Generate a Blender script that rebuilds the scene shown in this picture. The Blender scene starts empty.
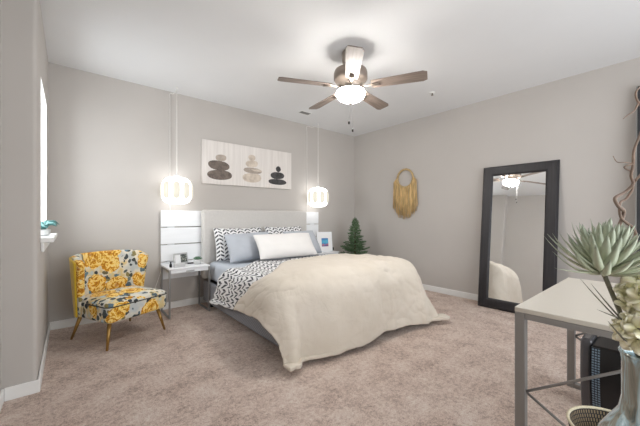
import bpy, bmesh, math, random
from mathutils import Vector, Matrix, noise, Euler
PI = math.pi
R = math.radians
SC = bpy.context.scene
C = SC.collection

# ------------------------------------------------------------------ camera, world, lights, exposure
cam_d = bpy.data.cameras.new('camera')
cam = bpy.data.objects.new('camera', cam_d); C.objects.link(cam)
cam.location = (0.164, -4.137, 1.17)
cam.rotation_euler = (R(90), 0, R(-39.8))
cam_d.sensor_width = 36.0
cam_d.lens = 36.0 * 301.0 / 640.0
cam_d.shift_y = 3.0 / 640.0
cam_d.clip_start = 0.02
SC.camera = cam

W = bpy.data.worlds.new('sky'); SC.world = W; W.use_nodes = True
bg = W.node_tree.nodes['Background']
bg.inputs[0].default_value = (0.80, 0.90, 1.0, 1); bg.inputs[1].default_value = 1.0

def area(name, loc, rot, sx, sy, power, col):
    d = bpy.data.lights.new(name, 'AREA'); d.shape = 'RECTANGLE'; d.size = sx; d.size_y = sy
    d.energy = power; d.color = col
    o = bpy.data.objects.new(name, d); C.objects.link(o); o.location = loc; o.rotation_euler = rot
    return o
# fill light through the added rear window; daylight through the left wall's window
area('fill_light_rear', (2.3, -5.62, 1.35), (R(90), 0, 0), 3.6, 1.9, 56, (0.97, 0.985, 1.0))
area('daylight_left', (-0.45, -0.70, 1.6), (0, R(-90), 0), 1.15, 0.8, 18, (0.94, 0.975, 1.0))

SC.view_settings.view_transform = 'Standard'
SC.view_settings.look = 'None'
SC.view_settings.exposure = 0.58
SC.view_settings.gamma = 1.0
SC.view_settings.use_curve_mapping = False

PENDANT_STRENGTH = 2.1
PANEL_STRENGTH = 0.50
BOWL_STRENGTH = 58.0

# ------------------------------------------------------------------ material helpers
def lin(r, g, b):
    f = lambda c: (c/255/12.92) if c/255 <= 0.04045 else ((c/255+0.055)/1.055)**2.4
    return (f(r), f(g), f(b), 1)

class NT:
    def __init__(s, name):
        s.m = bpy.data.materials.new(name); s.m.use_nodes = True
        s.t = s.m.node_tree; s.n = s.t.nodes; s.p = s.n['Principled BSDF']
    def add(s, typ, ins=None, **kw):
        n = s.n.new(typ)
        for k, v in kw.items(): setattr(n, k, v)
        for k, v in (ins or {}).items():
            if hasattr(v, 'is_output'): s.t.links.new(v, n.inputs[k])
            else: n.inputs[k].default_value = v
        return n
    def math(s, op, a, b=None, c=None):
        n = s.n.new('ShaderNodeMath'); n.operation = op
        for i, v in enumerate((a, b, c)):
            if v is None: continue
            if hasattr(v, 'is_output'): s.t.links.new(v, n.inputs[i])
            else: n.inputs[i].default_value = v
        return n.outputs[0]
    def mix(s, f, a, b):
        n = s.n.new('ShaderNodeMix'); n.data_type = 'RGBA'
        for i, v in ((0, f), (6, a), (7, b)):
            if hasattr(v, 'is_output'): s.t.links.new(v, n.inputs[i])
            else: n.inputs[i].default_value = v
        return n.outputs[2]
    def ramp(s, f, stops):
        n = s.n.new('ShaderNodeValToRGB'); s.t.links.new(f, n.inputs[0])
        e = n.color_ramp.elements
        while len(e) < len(stops): e.new(0.5)
        for el, (p, c) in zip(e, stops): el.position = p; el.color = c
        return n.outputs[0]
    def coord(s, kind='Object'): return s.add('ShaderNodeTexCoord').outputs[kind]
    def noise(s, co, scale, detail=3, rough=0.55, dist=0.0):
        return s.add('ShaderNodeTexNoise', {'Vector': co, 'Scale': scale, 'Detail': detail, 'Roughness': rough, 'Distortion': dist})
    def bump(s, h, strength, dist=0.01):
        b = s.add('ShaderNodeBump', {'Height': h, 'Strength': strength, 'Distance': dist})
        s.t.links.new(b.outputs[0], s.p.inputs['Normal'])
    def base(s, v):
        if hasattr(v, 'is_output'): s.t.links.new(v, s.p.inputs['Base Color'])
        else: s.p.inputs['Base Color'].default_value = v
    def set(s, **kw):
        for k, v in kw.items(): s.p.inputs[k.replace('_', ' ')].default_value = v

def plain(name, col, rough=0.5, metal=0.0, var=0.06, scale=8.0, bump=0.0, bscale=200.0, stretch=None, **kw):
    t = NT(name); co = t.coord()
    if stretch: co = t.add('ShaderNodeMapping', {'Vector': co, 'Scale': stretch}).outputs[0]
    nz = t.noise(co, scale)
    dark = tuple(c*(1-var) for c in col[:3]) + (1,)
    lite = tuple(min(1, c*(1+var)) for c in col[:3]) + (1,)
    t.base(t.ramp(nz.outputs[0], [(0.3, dark), (0.7, lite)]))
    t.set(Roughness=rough, Metallic=metal)
    for k, v in kw.items(): t.p.inputs[k.replace('_', ' ')].default_value = v
    if bump: t.bump(t.noise(co, bscale, 2).outputs[0], bump)
    return t.m

M = {}
M['wall'] = plain('wall_paint', lin(192, 187, 182), 0.8, var=0.02, scale=1.5, bump=0.05, bscale=260)
M['ceiling'] = plain('ceiling_paint', lin(228, 229, 230), 0.9, var=0.012, scale=2, bump=0.12, bscale=120)
M['trim'] = plain('white_trim_paint', lin(240, 240, 238), 0.4, var=0.01)
M['white'] = plain('white_lacquer', lin(238, 240, 242), 0.35, var=0.015)
M['slat'] = plain('white_slat_board', lin(240, 242, 244), 0.45, var=0.02, scale=3, stretch=(1, 8, 8))
M['steel'] = plain('grey_steel', lin(150, 149, 147), 0.38, 0.55, var=0.03)
M['deskmetal'] = plain('grey_painted_metal', lin(146, 143, 140), 0.45, 0.25, var=0.03)
M['desktop'] = plain('desk_white_laminate', lin(212, 205, 193), 0.35, var=0.012)
M['brass'] = plain('brushed_brass', lin(176, 140, 82), 0.32, 0.85, var=0.05)
M['yellow'] = plain('yellow_velvet', lin(214, 178, 38), 0.85, var=0.10, scale=14, bump=0.15, bscale=300, Sheen_Weight=0.4)
M['piping'] = plain('dark_piping', lin(62, 58, 50), 0.8, var=0.1)
M['headboard'] = plain('pale_headboard_linen', lin(206, 203, 199), 0.9, var=0.03, scale=40, bump=0.25, bscale=500)
M['sheet'] = plain('blue_grey_sheet', lin(196, 203, 212), 0.9, var=0.04, scale=6, bump=0.1, bscale=400)
M['greypillow'] = plain('blue_grey_pillow_cotton', lin(186, 191, 199), 0.9, var=0.05, scale=7, bump=0.1, bscale=400)
M['whitepillow'] = plain('white_pillow_cotton', lin(238, 236, 234), 0.9, var=0.015, scale=7, bump=0.1, bscale=400)
M['black'] = plain('black_plastic', lin(16, 16, 18), 0.4, var=0.1)
M['gloss'] = plain('glossy_grey_plastic', lin(92, 92, 96), 0.18, 0.3, var=0.06)
M['nickel'] = plain('brushed_nickel', lin(150, 138, 128), 0.35, 0.6, var=0.04)
M['green'] = plain('spruce_needles', lin(92, 120, 84), 0.7, var=0.35, scale=18)
M['bark'] = plain('brown_bark', lin(88, 66, 50), 0.85, var=0.2, scale=20)
M['twig'] = plain('curly_willow_bark', lin(132, 112, 98), 0.75, var=0.25, scale=30, bump=0.3, bscale=120)
M['stem'] = plain('grey_green_stem', lin(122, 120, 104), 0.7, var=0.3, scale=40)
M['cord'] = plain('white_cord', lin(232, 230, 226), 0.5, var=0.01)
M['yarn'] = plain('mustard_yarn', lin(212, 182, 130), 0.95, var=0.4, scale=60, stretch=(1, 1, 0.1))
M['ring'] = plain('woven_straw_ring', lin(192, 166, 122), 0.9, var=0.25, scale=70)
M['pot'] = plain('grey_ceramic', lin(205, 206, 205), 0.4, var=0.03)
M['teal'] = plain('teal_glazed_pot', lin(92, 140, 138), 0.4, var=0.08)
M['leaf'] = plain('small_leaf_green', lin(96, 128, 104), 0.6, var=0.25, scale=40)
M['silver'] = plain('silver_frame', lin(200, 200, 200), 0.3, 0.5, var=0.03)
M['fob'] = plain('dark_bronze_fob', lin(40, 34, 30), 0.4, 0.4, var=0.05)
M['blind'] = plain('tall_panel_black', lin(44, 45, 47), 0.55, var=0.15, scale=6)
M['soil'] = plain('potting_soil', lin(60, 48, 40), 0.95, var=0.2, scale=60)
M['paper'] = plain('white_mat_board', lin(240, 240, 240), 0.7, var=0.01)

def m_carpet():
    t = NT('beige_pile_carpet'); co = t.coord()
    a = t.noise(co, 5.0, 4, 0.65).outputs[0]; b = t.noise(co, 38.0, 4, 0.75).outputs[0]; c = t.noise(co, 130.0, 3, 0.7).outputs[0]
    s = t.math('ADD', t.math('MULTIPLY', a, 0.28), t.math('ADD', t.math('MULTIPLY', b, 0.36), t.math('MULTIPLY', c, 0.36)))
    t.base(t.ramp(s, [(0.40, lin(176, 153, 141)), (0.5, lin(232, 210, 197)), (0.60, lin(252, 240, 230))]))
    t.set(Roughness=1.0); t.p.inputs['Specular IOR Level'].default_value = 0.05
    t.bump(t.math('ADD', b, c), 0.9, 0.02)
    return t.m
M['carpet'] = m_carpet()

def m_weave():
    t = NT('grey_woven_upholstery'); co = t.coord('Object')
    mp = t.add('ShaderNodeMapping', {'Vector': co, 'Scale': (70, 70, 70)}).outputs[0]
    ch = t.add('ShaderNodeTexChecker', {'Vector': mp, 'Scale': 1.0, 'Color1': lin(118, 119, 124), 'Color2': lin(146, 147, 152)})
    t.base(ch.outputs[0]); t.set(Roughness=0.9)
    t.bump(ch.outputs[1], 0.4, 0.004)
    return t.m
M['weave'] = m_weave()

def m_duvet():
    t = NT('white_linen_duvet'); co = t.coord()
    a = t.noise(co, 3.0, 3).outputs[0]
    t.base(t.ramp(a, [(0.3, lin(211, 201, 186)), (0.7, lin(220, 211, 198))]))
    t.set(Roughness=0.95, Sheen_Weight=0.15)
    w = t.noise(co, 9.0, 4, 0.6, 1.2).outputs[0]; f = t.noise(co, 420.0, 2).outputs[0]
    t.bump(t.math('ADD', t.math('MULTIPLY', w, 1.0), t.math('MULTIPLY', f, 0.03)), 0.26, 0.03)
    return t.m
M['duvet'] = m_duvet()

def m_chevron(name, nx, ny):
    t = NT(name); uv = t.coord('UV')
    nz = t.noise(uv, 9.0, 3)
    d = t.add('ShaderNodeVectorMath', {0: nz.outputs[1], 1: (0.5, 0.5, 0.5)}, operation='SUBTRACT').outputs[0]
    d = t.add('ShaderNodeVectorMath', {0: d, 'Scale': 0.05}, operation='SCALE').outputs[0]
    v = t.add('ShaderNodeVectorMath', {0: uv, 1: d}, operation='ADD').outputs[0]
    sp = t.add('ShaderNodeSeparateXYZ', {0: v})
    x = t.math('MULTIPLY', sp.outputs[0], nx); y = t.math('MULTIPLY', sp.outputs[1], ny)
    fx = t.math('FRACT', x)
    tri = t.math('MULTIPLY', t.math('ABSOLUTE', t.math('SUBTRACT', fx, 0.5)), 2.0)
    off = t.math('MULTIPLY', t.math('FLOOR', x), 0.37)
    yy = t.math('FRACT', t.math('ADD', t.math('ADD', y, off), t.math('MULTIPLY', tri, 0.75)))
    line = t.math('GREATER_THAN', t.math('SUBTRACT', yy, t.math('MULTIPLY', tri, 0.12)), 0.52)
    gap = t.math('LESS_THAN', tri, 0.88)
    gap2 = t.math('GREATER_THAN', tri, 0.07)
    k = t.math('MULTIPLY', t.math('MULTIPLY', line, gap), gap2)
    t.base(t.mix(k, lin(236, 236, 236), lin(62, 64, 72)))
    t.set(Roughness=0.92)
    return t.m
M['chev_quilt'] = m_chevron('chevron_print_quilt', 11.5, 12.0)
M['chev_pillow'] = m_chevron('chevron_print_cotton', 7.0, 9.0)

def m_floral():
    t = NT('floral_upholstery'); co = t.coord()
    nz = t.noise(co, 11.0, 3)
    d = t.add('ShaderNodeVectorMath', {0: nz.outputs[1], 1: (0.5, 0.5, 0.5)}, operation='SUBTRACT').outputs[0]
    d = t.add('ShaderNodeVectorMath', {0: d, 'Scale': 0.075}, operation='SCALE').outputs[0]
    v = t.add('ShaderNodeVectorMath', {0: co, 1: d}, operation='ADD').outputs[0]
    vo = t.add('ShaderNodeTexVoronoi', {'Vector': v, 'Scale': 5.0, 'Randomness': 0.75})
    dist = vo.outputs['Distance']
    sc = t.add('ShaderNodeSeparateColor', {0: vo.outputs['Color']})
    rnd, rnd2 = sc.outputs[0], sc.outputs[1]
    n2 = t.noise(co, 17.0, 4, 0.6, 0.8).outputs[0]
    ring = t.math('SINE', t.math('ADD', t.math('MULTIPLY', dist, 24.0), t.math('MULTIPLY', n2, 24.0)))
    ring = t.math('ADD', t.math('MULTIPLY', ring, 0.5), 0.5)
    rose = t.ramp(ring, [(0.0, lin(176, 108, 20)), (0.25, lin(220, 158, 36)), (0.6, lin(238, 190, 66)), (1.0, lin(248, 222, 148))])
    heart = t.math('LESS_THAN', dist, 0.13)
    rose = t.mix(t.math('MULTIPLY', heart, 0.6), rose, lin(176, 96, 18))
    # ground, leaves
    g = t.noise(co, 7.0, 2).outputs[0]
    ground = t.ramp(g, [(0.34, lin(190, 196, 196)), (0.5, lin(226, 218, 200)), (0.58, lin(218, 196, 140)), (0.68, lin(182, 200, 210))])
    lv = t.add('ShaderNodeTexVoronoi', {'Vector': v, 'Scale': 21.0, 'Randomness': 1.0})
    ls = t.add('ShaderNodeSeparateColor', {0: lv.outputs['Color']})
    leafm = t.math('MULTIPLY', t.math('LESS_THAN', lv.outputs['Distance'], 0.50), t.math('GREATER_THAN', ls.outputs[0], 0.40))
    leafc = t.ramp(ls.outputs[1], [(0.0, lin(44, 52, 58)), (0.45, lin(84, 92, 92)), (0.62, lin(90, 128, 150)), (0.85, lin(140, 128, 80)), (1.0, lin(60, 66, 66))])
    out = t.mix(leafm, ground, leafc)
    edge = t.math('ADD', 0.50, t.math('MULTIPLY', t.math('SUBTRACT', n2, 0.5), 0.25))
    fm = t.math('MULTIPLY', t.math('LESS_THAN', dist, edge), t.math('GREATER_THAN', rnd, 0.12))
    out = t.mix(fm, out, rose)
    t.base(out); t.set(Roughness=0.85)
    return t.m
M['floral'] = m_floral()

def m_emit(name, col, strength, base=(0.9, 0.9, 0.9, 1)):
    t = NT(name); t.base(base); t.set(Roughness=0.3)
    t.p.inputs['Emission Color'].default_value = col; t.p.inputs['Emission Strength'].default_value = strength
    return t.m
M['shade'] = m_emit('lit_opal_glass', (1.0, 0.985, 0.96, 1), PENDANT_STRENGTH)
M['panel'] = m_emit('lit_shell_panel', (1.0, 0.95, 0.82, 1), PANEL_STRENGTH, lin(120, 116, 100))
M['bowl'] = m_emit('lit_frosted_bowl', (1.0, 0.955, 0.90, 1), BOWL_STRENGTH)

def m_blade():
    t = NT('grey_wood_blade'); co = t.coord()
    mp = t.add('ShaderNodeMapping', {'Vector': co, 'Scale': (3, 40, 40)}).outputs[0]
    n = t.noise(mp, 1.0, 4, 0.6).outputs[0]
    t.base(t.ramp(n, [(0.3, lin(104, 92, 84)), (0.7, lin(146, 132, 122))])); t.set(Roughness=0.45)
    return t.m
M['blade'] = m_blade()

def m_darkwood():
    t = NT('espresso_wood_frame'); co = t.coord()
    mp = t.add('ShaderNodeMapping', {'Vector': co, 'Scale': (60, 60, 3)}).outputs[0]
    n = t.noise(mp, 1.0, 4, 0.6).outputs[0]
    t.base(t.ramp(n, [(0.3, lin(22, 20, 23)), (0.7, lin(42, 39, 43))])); t.set(Roughness=0.45)
    t.bump(n, 0.2, 0.003)
    return t.m
M['espresso'] = m_darkwood()

t = NT('mirror_silver'); t.base((0.93, 0.94, 0.94, 1)); t.set(Metallic=1.0, Roughness=0.0); M['mirror'] = t.m
t = NT('clear_glass'); t.base((0.95, 0.97, 0.97, 1)); t.set(Roughness=0.02, IOR=1.45); t.p.inputs['Transmission Weight'].default_value = 1.0; M['glass'] = t.m
def m_pane():
    t = NT('window_glass')
    tr = t.add('ShaderNodeBsdfTransparent'); gl = t.add('ShaderNodeBsdfGlossy', {'Roughness': 0.02})
    mx = t.add('ShaderNodeMixShader', {0: 0.06, 1: tr.outputs[0], 2: gl.outputs[0]})
    t.t.links.new(mx.outputs[0], t.n['Material Output'].inputs[0]); return t.m
M['pane'] = m_pane()

def m_vase():
    t = NT('streaked_silver_blue_glaze'); co = t.coord()
    mp = t.add('ShaderNodeMapping', {'Vector': co, 'Scale': (26, 26, 3.0)}).outputs[0]
    n = t.noise(mp, 1.0, 4, 0.65, 0.6).outputs[0]
    t.base(t.ramp(n, [(0.30, lin(78, 92, 96)), (0.42, lin(150, 148, 136)), (0.52, lin(166, 190, 198)), (0.62, lin(210, 228, 234)), (0.74, lin(132, 128, 116))]))
    t.set(Roughness=0.16, Metallic=0.35)
    return t.m
M['vase'] = m_vase()

def m_basket():
    t = NT('black_cream_twill_weave'); uv = t.coord('UV')
    sp = t.add('ShaderNodeSeparateXYZ', {0: uv})
    x = t.math('MULTIPLY', sp.outputs[0], 84.0); y = t.math('MULTIPLY', sp.outputs[1], 24.0)
    f = t.math('FRACT', t.math('ADD', t.math('MULTIPLY', t.math('FLOOR', y), 0.27), x))
    fy = t.math('FRACT', y)
    k = t.math('MULTIPLY', t.math('LESS_THAN', f, 0.5), t.math('LESS_THAN', fy, 0.8))
    t.base(t.mix(k, lin(22, 20, 18), lin(116, 98, 72))); t.set(Roughness=0.8)
    t.bump(k, 0.5, 0.004)
    return t.m
M['basket'] = m_basket()
M['basketrim'] = plain('cream_basket_rim', lin(206, 196, 170), 0.85, var=0.15, scale=90)

def m_grille():
    t = NT('perforated_grille'); uv = t.coord('UV')
    sp = t.add('ShaderNodeSeparateXYZ', {0: uv})
    fx = t.math('FRACT', t.math('MULTIPLY', sp.outputs[0], 3.0)); fy = t.math('FRACT', t.math('MULTIPLY', sp.outputs[1], 26.0))
    k = t.math('MULTIPLY', t.math('LESS_THAN', fx, 0.72), t.math('LESS_THAN', fy, 0.62))
    t.base(t.mix(k, lin(18, 20, 26), lin(112, 132, 148))); t.set(Roughness=0.35)
    return t.m
M['grille'] = m_grille()

def m_leafgrad(name, a, b, c):
    t = NT(name); uv = t.coord('UV'); co = t.coord()
    sp = t.add('ShaderNodeSeparateXYZ', {0: uv})
    n = t.noise(co, 30.0, 3).outputs[0]
    f = t.math('ADD', sp.outputs[1], t.math('MULTIPLY', t.math('SUBTRACT', n, 0.5), 0.3))
    t.base(t.ramp(f, [(0.0, a), (0.55, b), (1.0, c)])); t.set(Roughness=0.6)
    t.p.inputs['Subsurface Weight'].default_value = 0.0
    return t.m
M['succulent'] = m_leafgrad('grey_green_succulent', lin(194, 197, 168), lin(184, 190, 166), lin(156, 164, 144))
M['petal'] = m_leafgrad('cream_green_petals', lin(222, 218, 164), lin(246, 241, 204), lin(252, 248, 228))

def m_stone(name, a, b, s):
    t = NT(name); co = t.coord(); n = t.noise(co, s, 4, 0.65).outputs[0]
    t.base(t.ramp(n, [(0.3, a), (0.7, b)])); t.set(Roughness=0.6); return t.m
ST = [m_stone('print_brown_stone', lin(84, 73, 66), lin(128, 115, 105), 14), m_stone('print_sand_stone', lin(184, 170, 155), lin(224, 212, 198), 12),
      m_stone('print_black_stone', lin(40, 39, 40), lin(82, 80, 80), 16), m_stone('print_shell_stone', lin(150, 138, 128), lin(184, 172, 160), 14)]
def m_canvas():
    t = NT('white_plank_print'); co = t.coord()
    mp = t.add('ShaderNodeMapping', {'Vector': co, 'Scale': (30, 1, 1.2)}).outputs[0]
    n = t.noise(mp, 1.0, 4, 0.6).outputs[0]
    t.base(t.ramp(n, [(0.3, lin(216, 210, 205)), (0.7, lin(232, 227, 222))])); t.set(Roughness=0.75); return t.m
M['canvas'] = m_canvas()
def m_photo(name, stops, sc):
    t = NT(name); co = t.coord(); n = t.noise(co, sc, 3, 0.6).outputs[0]
    t.base(t.ramp(n, stops)); t.set(Roughness=0.3); return t.m
M['photo'] = m_photo('dark_snapshot', [(0.35, lin(40, 44, 46)), (0.5, lin(96, 104, 98)), (0.62, lin(190, 186, 178))], 45)
def m_artprint():
    t = NT('blue_red_art_print'); co = t.coord(); sp = t.add('ShaderNodeSeparateXYZ', {0: co})
    n = t.noise(co, 40, 3).outputs[0]
    f = t.math('ADD', t.math('MULTIPLY', sp.outputs[2], 5.2), t.math('MULTIPLY', t.math('SUBTRACT', n, 0.5), 0.55))
    t.base(t.ramp(f, [(0.38, lin(196, 92, 92)), (0.50, lin(72, 82, 150)), (0.60, lin(206, 120, 110)), (0.66, lin(60, 120, 186)), (0.85, lin(70, 176, 206)), (1.0, lin(54, 120, 180))]))
    t.set(Roughness=0.4); return t.m
M['artprint'] = m_artprint()

# ------------------------------------------------------------------ object helpers
def thing(name, label, cat, loc=(0, 0, 0), rot=(0, 0, 0), group=None):
    o = bpy.data.objects.new(name, None); C.objects.link(o); o.empty_display_size = 0.1
    o.location = loc; o.rotation_euler = rot; o['label'] = label; o['category'] = cat
    if group: o['group'] = group
    return o
def tag(o, label, cat, group=None):
    o['label'] = label; o['category'] = cat
    if group: o['group'] = group
    return o
def obj(name, bm, m, parent=None, smooth=False, bevel=0, seg=2, sub=0, solid=0, loc=None, rot=None, label=None, fix=True):
    if fix: bmesh.ops.recalc_face_normals(bm, faces=bm.faces)
    me = bpy.data.meshes.new(name); bm.to_mesh(me); bm.free()
    for mm in (m if isinstance(m, (list, tuple)) else [m]): me.materials.append(mm)
    o = bpy.data.objects.new(name, me); C.objects.link(o)
    if parent: o.parent = parent
    if loc: o.location = loc
    if rot: o.rotation_euler = rot
    if smooth:
        for p in me.polygons: p.use_smooth = True
    if solid:
        md = o.modifiers.new('thick', 'SOLIDIFY'); md.thickness = solid; md.offset = -1
    if bevel:
        md = o.modifiers.new('bevel', 'BEVEL'); md.width = bevel; md.segments = seg; md.limit_method = 'ANGLE'; md.angle_limit = R(35)
    if sub:
        md = o.modifiers.new('sub', 'SUBSURF'); md.levels = sub; md.render_levels = sub
    if label: o['label'] = label
    return o
def struct(name, bm, m, parent=None, **kw):
    o = obj(name, bm, m, parent, **kw)
    if not parent: o['kind'] = 'structure'
    return o
def NB(): return bmesh.new()
def box(bm, x0, x1, y0, y1, z0, z1, mi=0):
    v = [bm.verts.new((x, y, z)) for x in (x0, x1) for y in (y0, y1) for z in (z0, z1)]
    for f in ((0, 1, 3, 2), (4, 6, 7, 5), (0, 4, 5, 1), (2, 3, 7, 6), (0, 2, 6, 4), (1, 5, 7, 3)):
        bm.faces.new([v[i] for i in f]).material_index = mi
    return bm
def B(*a): return box(NB(), *a)
def tube(bm, pts, r, n=8, cap=True):
    pts = [Vector(p) for p in pts]; k = len(pts)
    rr = r if isinstance(r, (list, tuple)) else [r]*k
    tang = [(pts[min(i+1, k-1)] - pts[max(i-1, 0)]).normalized() for i in range(k)]
    up = Vector((0, 0, 1)) if abs(tang[0].z) < 0.9 else Vector((1, 0, 0))
    a = tang[0].cross(up).normalized(); rings = []
    for i in range(k):
        a = (a - tang[i]*a.dot(tang[i])).normalized(); b = tang[i].cross(a)
        rings.append([bm.verts.new(pts[i] + (a*math.cos(2*PI*j/n) + b*math.sin(2*PI*j/n))*rr[i]) for j in range(n)])
    for i in range(k-1):
        for j in range(n):
            bm.faces.new((rings[i][j], rings[i][(j+1) % n], rings[i+1][(j+1) % n], rings[i+1][j]))
    if cap:
        bm.faces.new(rings[0][::-1]); bm.faces.new(rings[-1])
    return bm
def lathe(bm, prof, n=32, c=(0, 0), capb=True, capt=True, uvl=None):
    rings = [[bm.verts.new((c[0]+r*math.cos(2*PI*j/n), c[1]+r*math.sin(2*PI*j/n), z)) for j in range(n)] for r, z in prof]
    for i in range(len(rings)-1):
        for j in range(n):
            f = bm.faces.new((rings[i][j], rings[i][(j+1) % n], rings[i+1][(j+1) % n], rings[i+1][j]))
            if uvl:
                for l, (du, dv) in zip(f.loops, ((0, 0), (1, 0), (1, 1), (0, 1))):
                    l[uvl].uv = ((j+du)/n, (i+dv)/(len(rings)-1))
    if capb: bm.faces.new(rings[0][::-1])
    if capt: bm.faces.new(rings[-1])
    return bm
def grid(bm, fn, nu, nv, uvs=(1, 1), uvfn=None):
    uvl = bm.loops.layers.uv.verify()
    vs = [[bm.verts.new(fn(i/nu, j/nv)) for j in range(nv+1)] for i in range(nu+1)]
    for i in range(nu):
        for j in range(nv):
            q = ((i, j), (i+1, j), (i+1, j+1), (i, j+1))
            f = bm.faces.new([vs[a][b] for a, b in q])
            for l, (a, b) in zip(f.loops, q): l[uvl].uv = uvfn(a/nu, b/nv) if uvfn else (a/nu*uvs[0], b/nv*uvs[1])
    return vs
def bez(pts, n=24):
    """smooth path through points (Catmull-Rom)"""
    P = [Vector(p) for p in pts]; P = [P[0]*2-P[1]] + P + [P[-1]*2-P[-2]]
    out = []; k = len(P)-3
    for i in range(k):
        a, b, c, d = P[i:i+4]
        m = max(2, n//k)
        for s in range(m):
            t = s/m
            out.append(0.5*((2*b) + (c-a)*t + (2*a-5*b+4*c-d)*t*t + (3*b-a-3*c+d)*t**3))
    out.append(P[-2]); return out

# ------------------------------------------------------------------ the room
RW, H, RY, XL = 4.50, 2.74, -5.30, -0.165
struct('floor', B(-0.6, RW+0.15, RY-0.15, 0.15, -0.1, 0), M['carpet'])
struct('ceiling', B(-0.6, RW+0.15, RY-0.15, 0.15, H, H+0.1), M['ceiling'])
struct('wall_back', B(-0.3, RW+0.12, 0, 0.12, 0, H), M['wall'])
struct('wall_right', B(RW, RW+0.12, RY-0.12, 0, 0, H), M['wall'])
# left wall: the nearer recess plane, then the thicker stretch that carries the window
WY0, WY1, WZ0, WZ1 = -1.05, -0.285, 1.0, 2.23
bm = NB()
box(bm, -0.30, 0, -1.375, WY0, 0, H); box(bm, -0.30, 0, WY1, 0, 0, H)
box(bm, -0.30, 0, WY0, WY1, 0, WZ0); box(bm, -0.30, 0, WY0, WY1, WZ1, H)
bmesh.ops.remove_doubles(bm, verts=bm.verts, dist=1e-5)
struct('wall_left', bm, M['wall'])
# rounded drywall corner where the thicker wall ends
bm = NB(); prof = [(-0.30, -1.375), (-0.30, -1.40)] + [(-0.025+0.025*math.sin(a), -1.375-0.025*math.cos(a)) for a in [i*PI/16 for i in range(9)]]
lo = [bm.verts.new((x, y, 0)) for x, y in prof]; hi = [bm.verts.new((x, y, H)) for x, y in prof]
for i in range(len(lo)): bm.faces.new((lo[i], lo[(i+1) % len(lo)], hi[(i+1) % len(lo)], hi[i]))
bm.faces.new(lo[::-1]); bm.faces.new(hi)
struct('trim_1', bm, M['wall'])
struct('wall_near', B(XL-0.12, XL, RY-0.12, -1.3, 0, H), M['wall'])
# rear wall behind the camera with a wide window opening added for fill light
RX0, RX1, RZ0, RZ1 = 0.5, 4.1, 0.4, 2.3
bm = NB()
box(bm, XL, RX0, RY-0.12, RY, 0, H); box(bm, RX1, RW, RY-0.12, RY, 0, H)
box(bm, RX0, RX1, RY-0.12, RY, 0, RZ0); box(bm, RX0, RX1, RY-0.12, RY, RZ1, H)
bmesh.ops.remove_doubles(bm, verts=bm.verts, dist=1e-5)
struct('wall_rear', bm, M['wall'])
w = thing('added_window', 'unseen white framed window added opposite the bed for fill light', 'window', (0, RY-0.08, 0)); w['kind'] = 'structure'
bm = NB()
for x in (RX0, (2*RX0+RX1)/3-0.02, (RX0+2*RX1)/3-0.02, RX1-0.04): box(bm, x, x+0.04, -0.03, 0.03, RZ0, RZ1)
box(bm, RX0, RX1, -0.03, 0.03, RZ0, RZ0+0.04); box(bm, RX0, RX1, -0.03, 0.03, RZ1-0.04, RZ1)
obj('window_frame', bm, M['trim'], w); obj('window_pane', B(RX0, RX1, -0.004, 0.004, RZ0, RZ1), M['pane'], w)
# left window
w = thing('window_1', 'narrow daylit window recessed in the left wall', 'window', (0, 0, 0)); w['kind'] = 'structure'
bm = NB(); X0, X1 = -0.16, -0.12
box(bm, X0, X1, WY0, WY0+0.05, WZ0, WZ1); box(bm, X0, X1, WY1-0.05, WY1, WZ0, WZ1)
box(bm, X0, X1, WY0, WY1, WZ0, WZ0+0.05); box(bm, X0, X1, WY0, WY1, WZ1-0.05, WZ1); box(bm, X0, X1, WY0, WY1, 1.60, 1.64)
obj('window_frame', bm, M['trim'], w); obj('window_pane', B(-0.143, -0.137, WY0+.05, WY1-.05, WZ0+.05, WZ1-.05), M['pane'], w)
bm = NB(); box(bm, -0.12, -0.001, WY0, WY0+0.006, WZ0, WZ1); box(bm, -0.12, -0.001, WY1-0.006, WY1, WZ0, WZ1); box(bm, -0.12, -0.001, WY0, WY1, WZ1-0.006, WZ1)
obj('window_jamb', bm, M['trim'], w)
bm = NB(); box(bm, -0.12, 0.075, WY0-0.04, WY1+0.04, WZ0-0.03, WZ0+0.004); box(bm, 0.001, 0.02, WY0-0.03, WY1+0.03, WZ0-0.10, WZ0-0.03)
obj('window_sill', bm, M['trim'], w, bevel=0.006)
# baseboards
BH, BT = 0.085, 0.014
struct('baseboard_back', B(0, RW, -BT, 0, 0, BH), M['trim'], bevel=0.004)
struct('baseboard_right', B(RW-BT, RW, RY, -BT, 0, BH), M['trim'], bevel=0.004)
bm = NB(); box(bm, 0.002, BT+0.002, -1.40, -BT, 0, BH); box(bm, XL+BT, BT+0.002, -1.40-BT, -1.40, 0, BH)
struct('baseboard_left', bm, M['trim'], bevel=0.005)
struct('baseboard_near', B(XL, XL+BT, RY, -1.412, 0, BH), M['trim'], bevel=0.004)

# ------------------------------------------------------------------ slatted wall panel behind the bed
SX0, SX1 = 1.03, 3.54
t = thing('slatted_wall_panel', 'wide white slatted panel on the wall behind the bed and nightstands', 'headboard panel', ((SX0+SX1)/2, 0, 0.385))
hw = (SX1-SX0)/2; sh = (1.245-0.385)/4
for k in range(4):
    obj('slat', B(-hw, hw, -0.045, -0.022, k*sh+(0.006 if k else 0), (k+1)*sh-0.006), M['slat'], t, bevel=0.003)
for x in (-hw+0.12, -0.45, 0.45, hw-0.12):
    obj('batten', B(x-0.04, x+0.04, -0.022, -0.002, 0.0, 4*sh-0.01), M['slat'], t)

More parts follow.
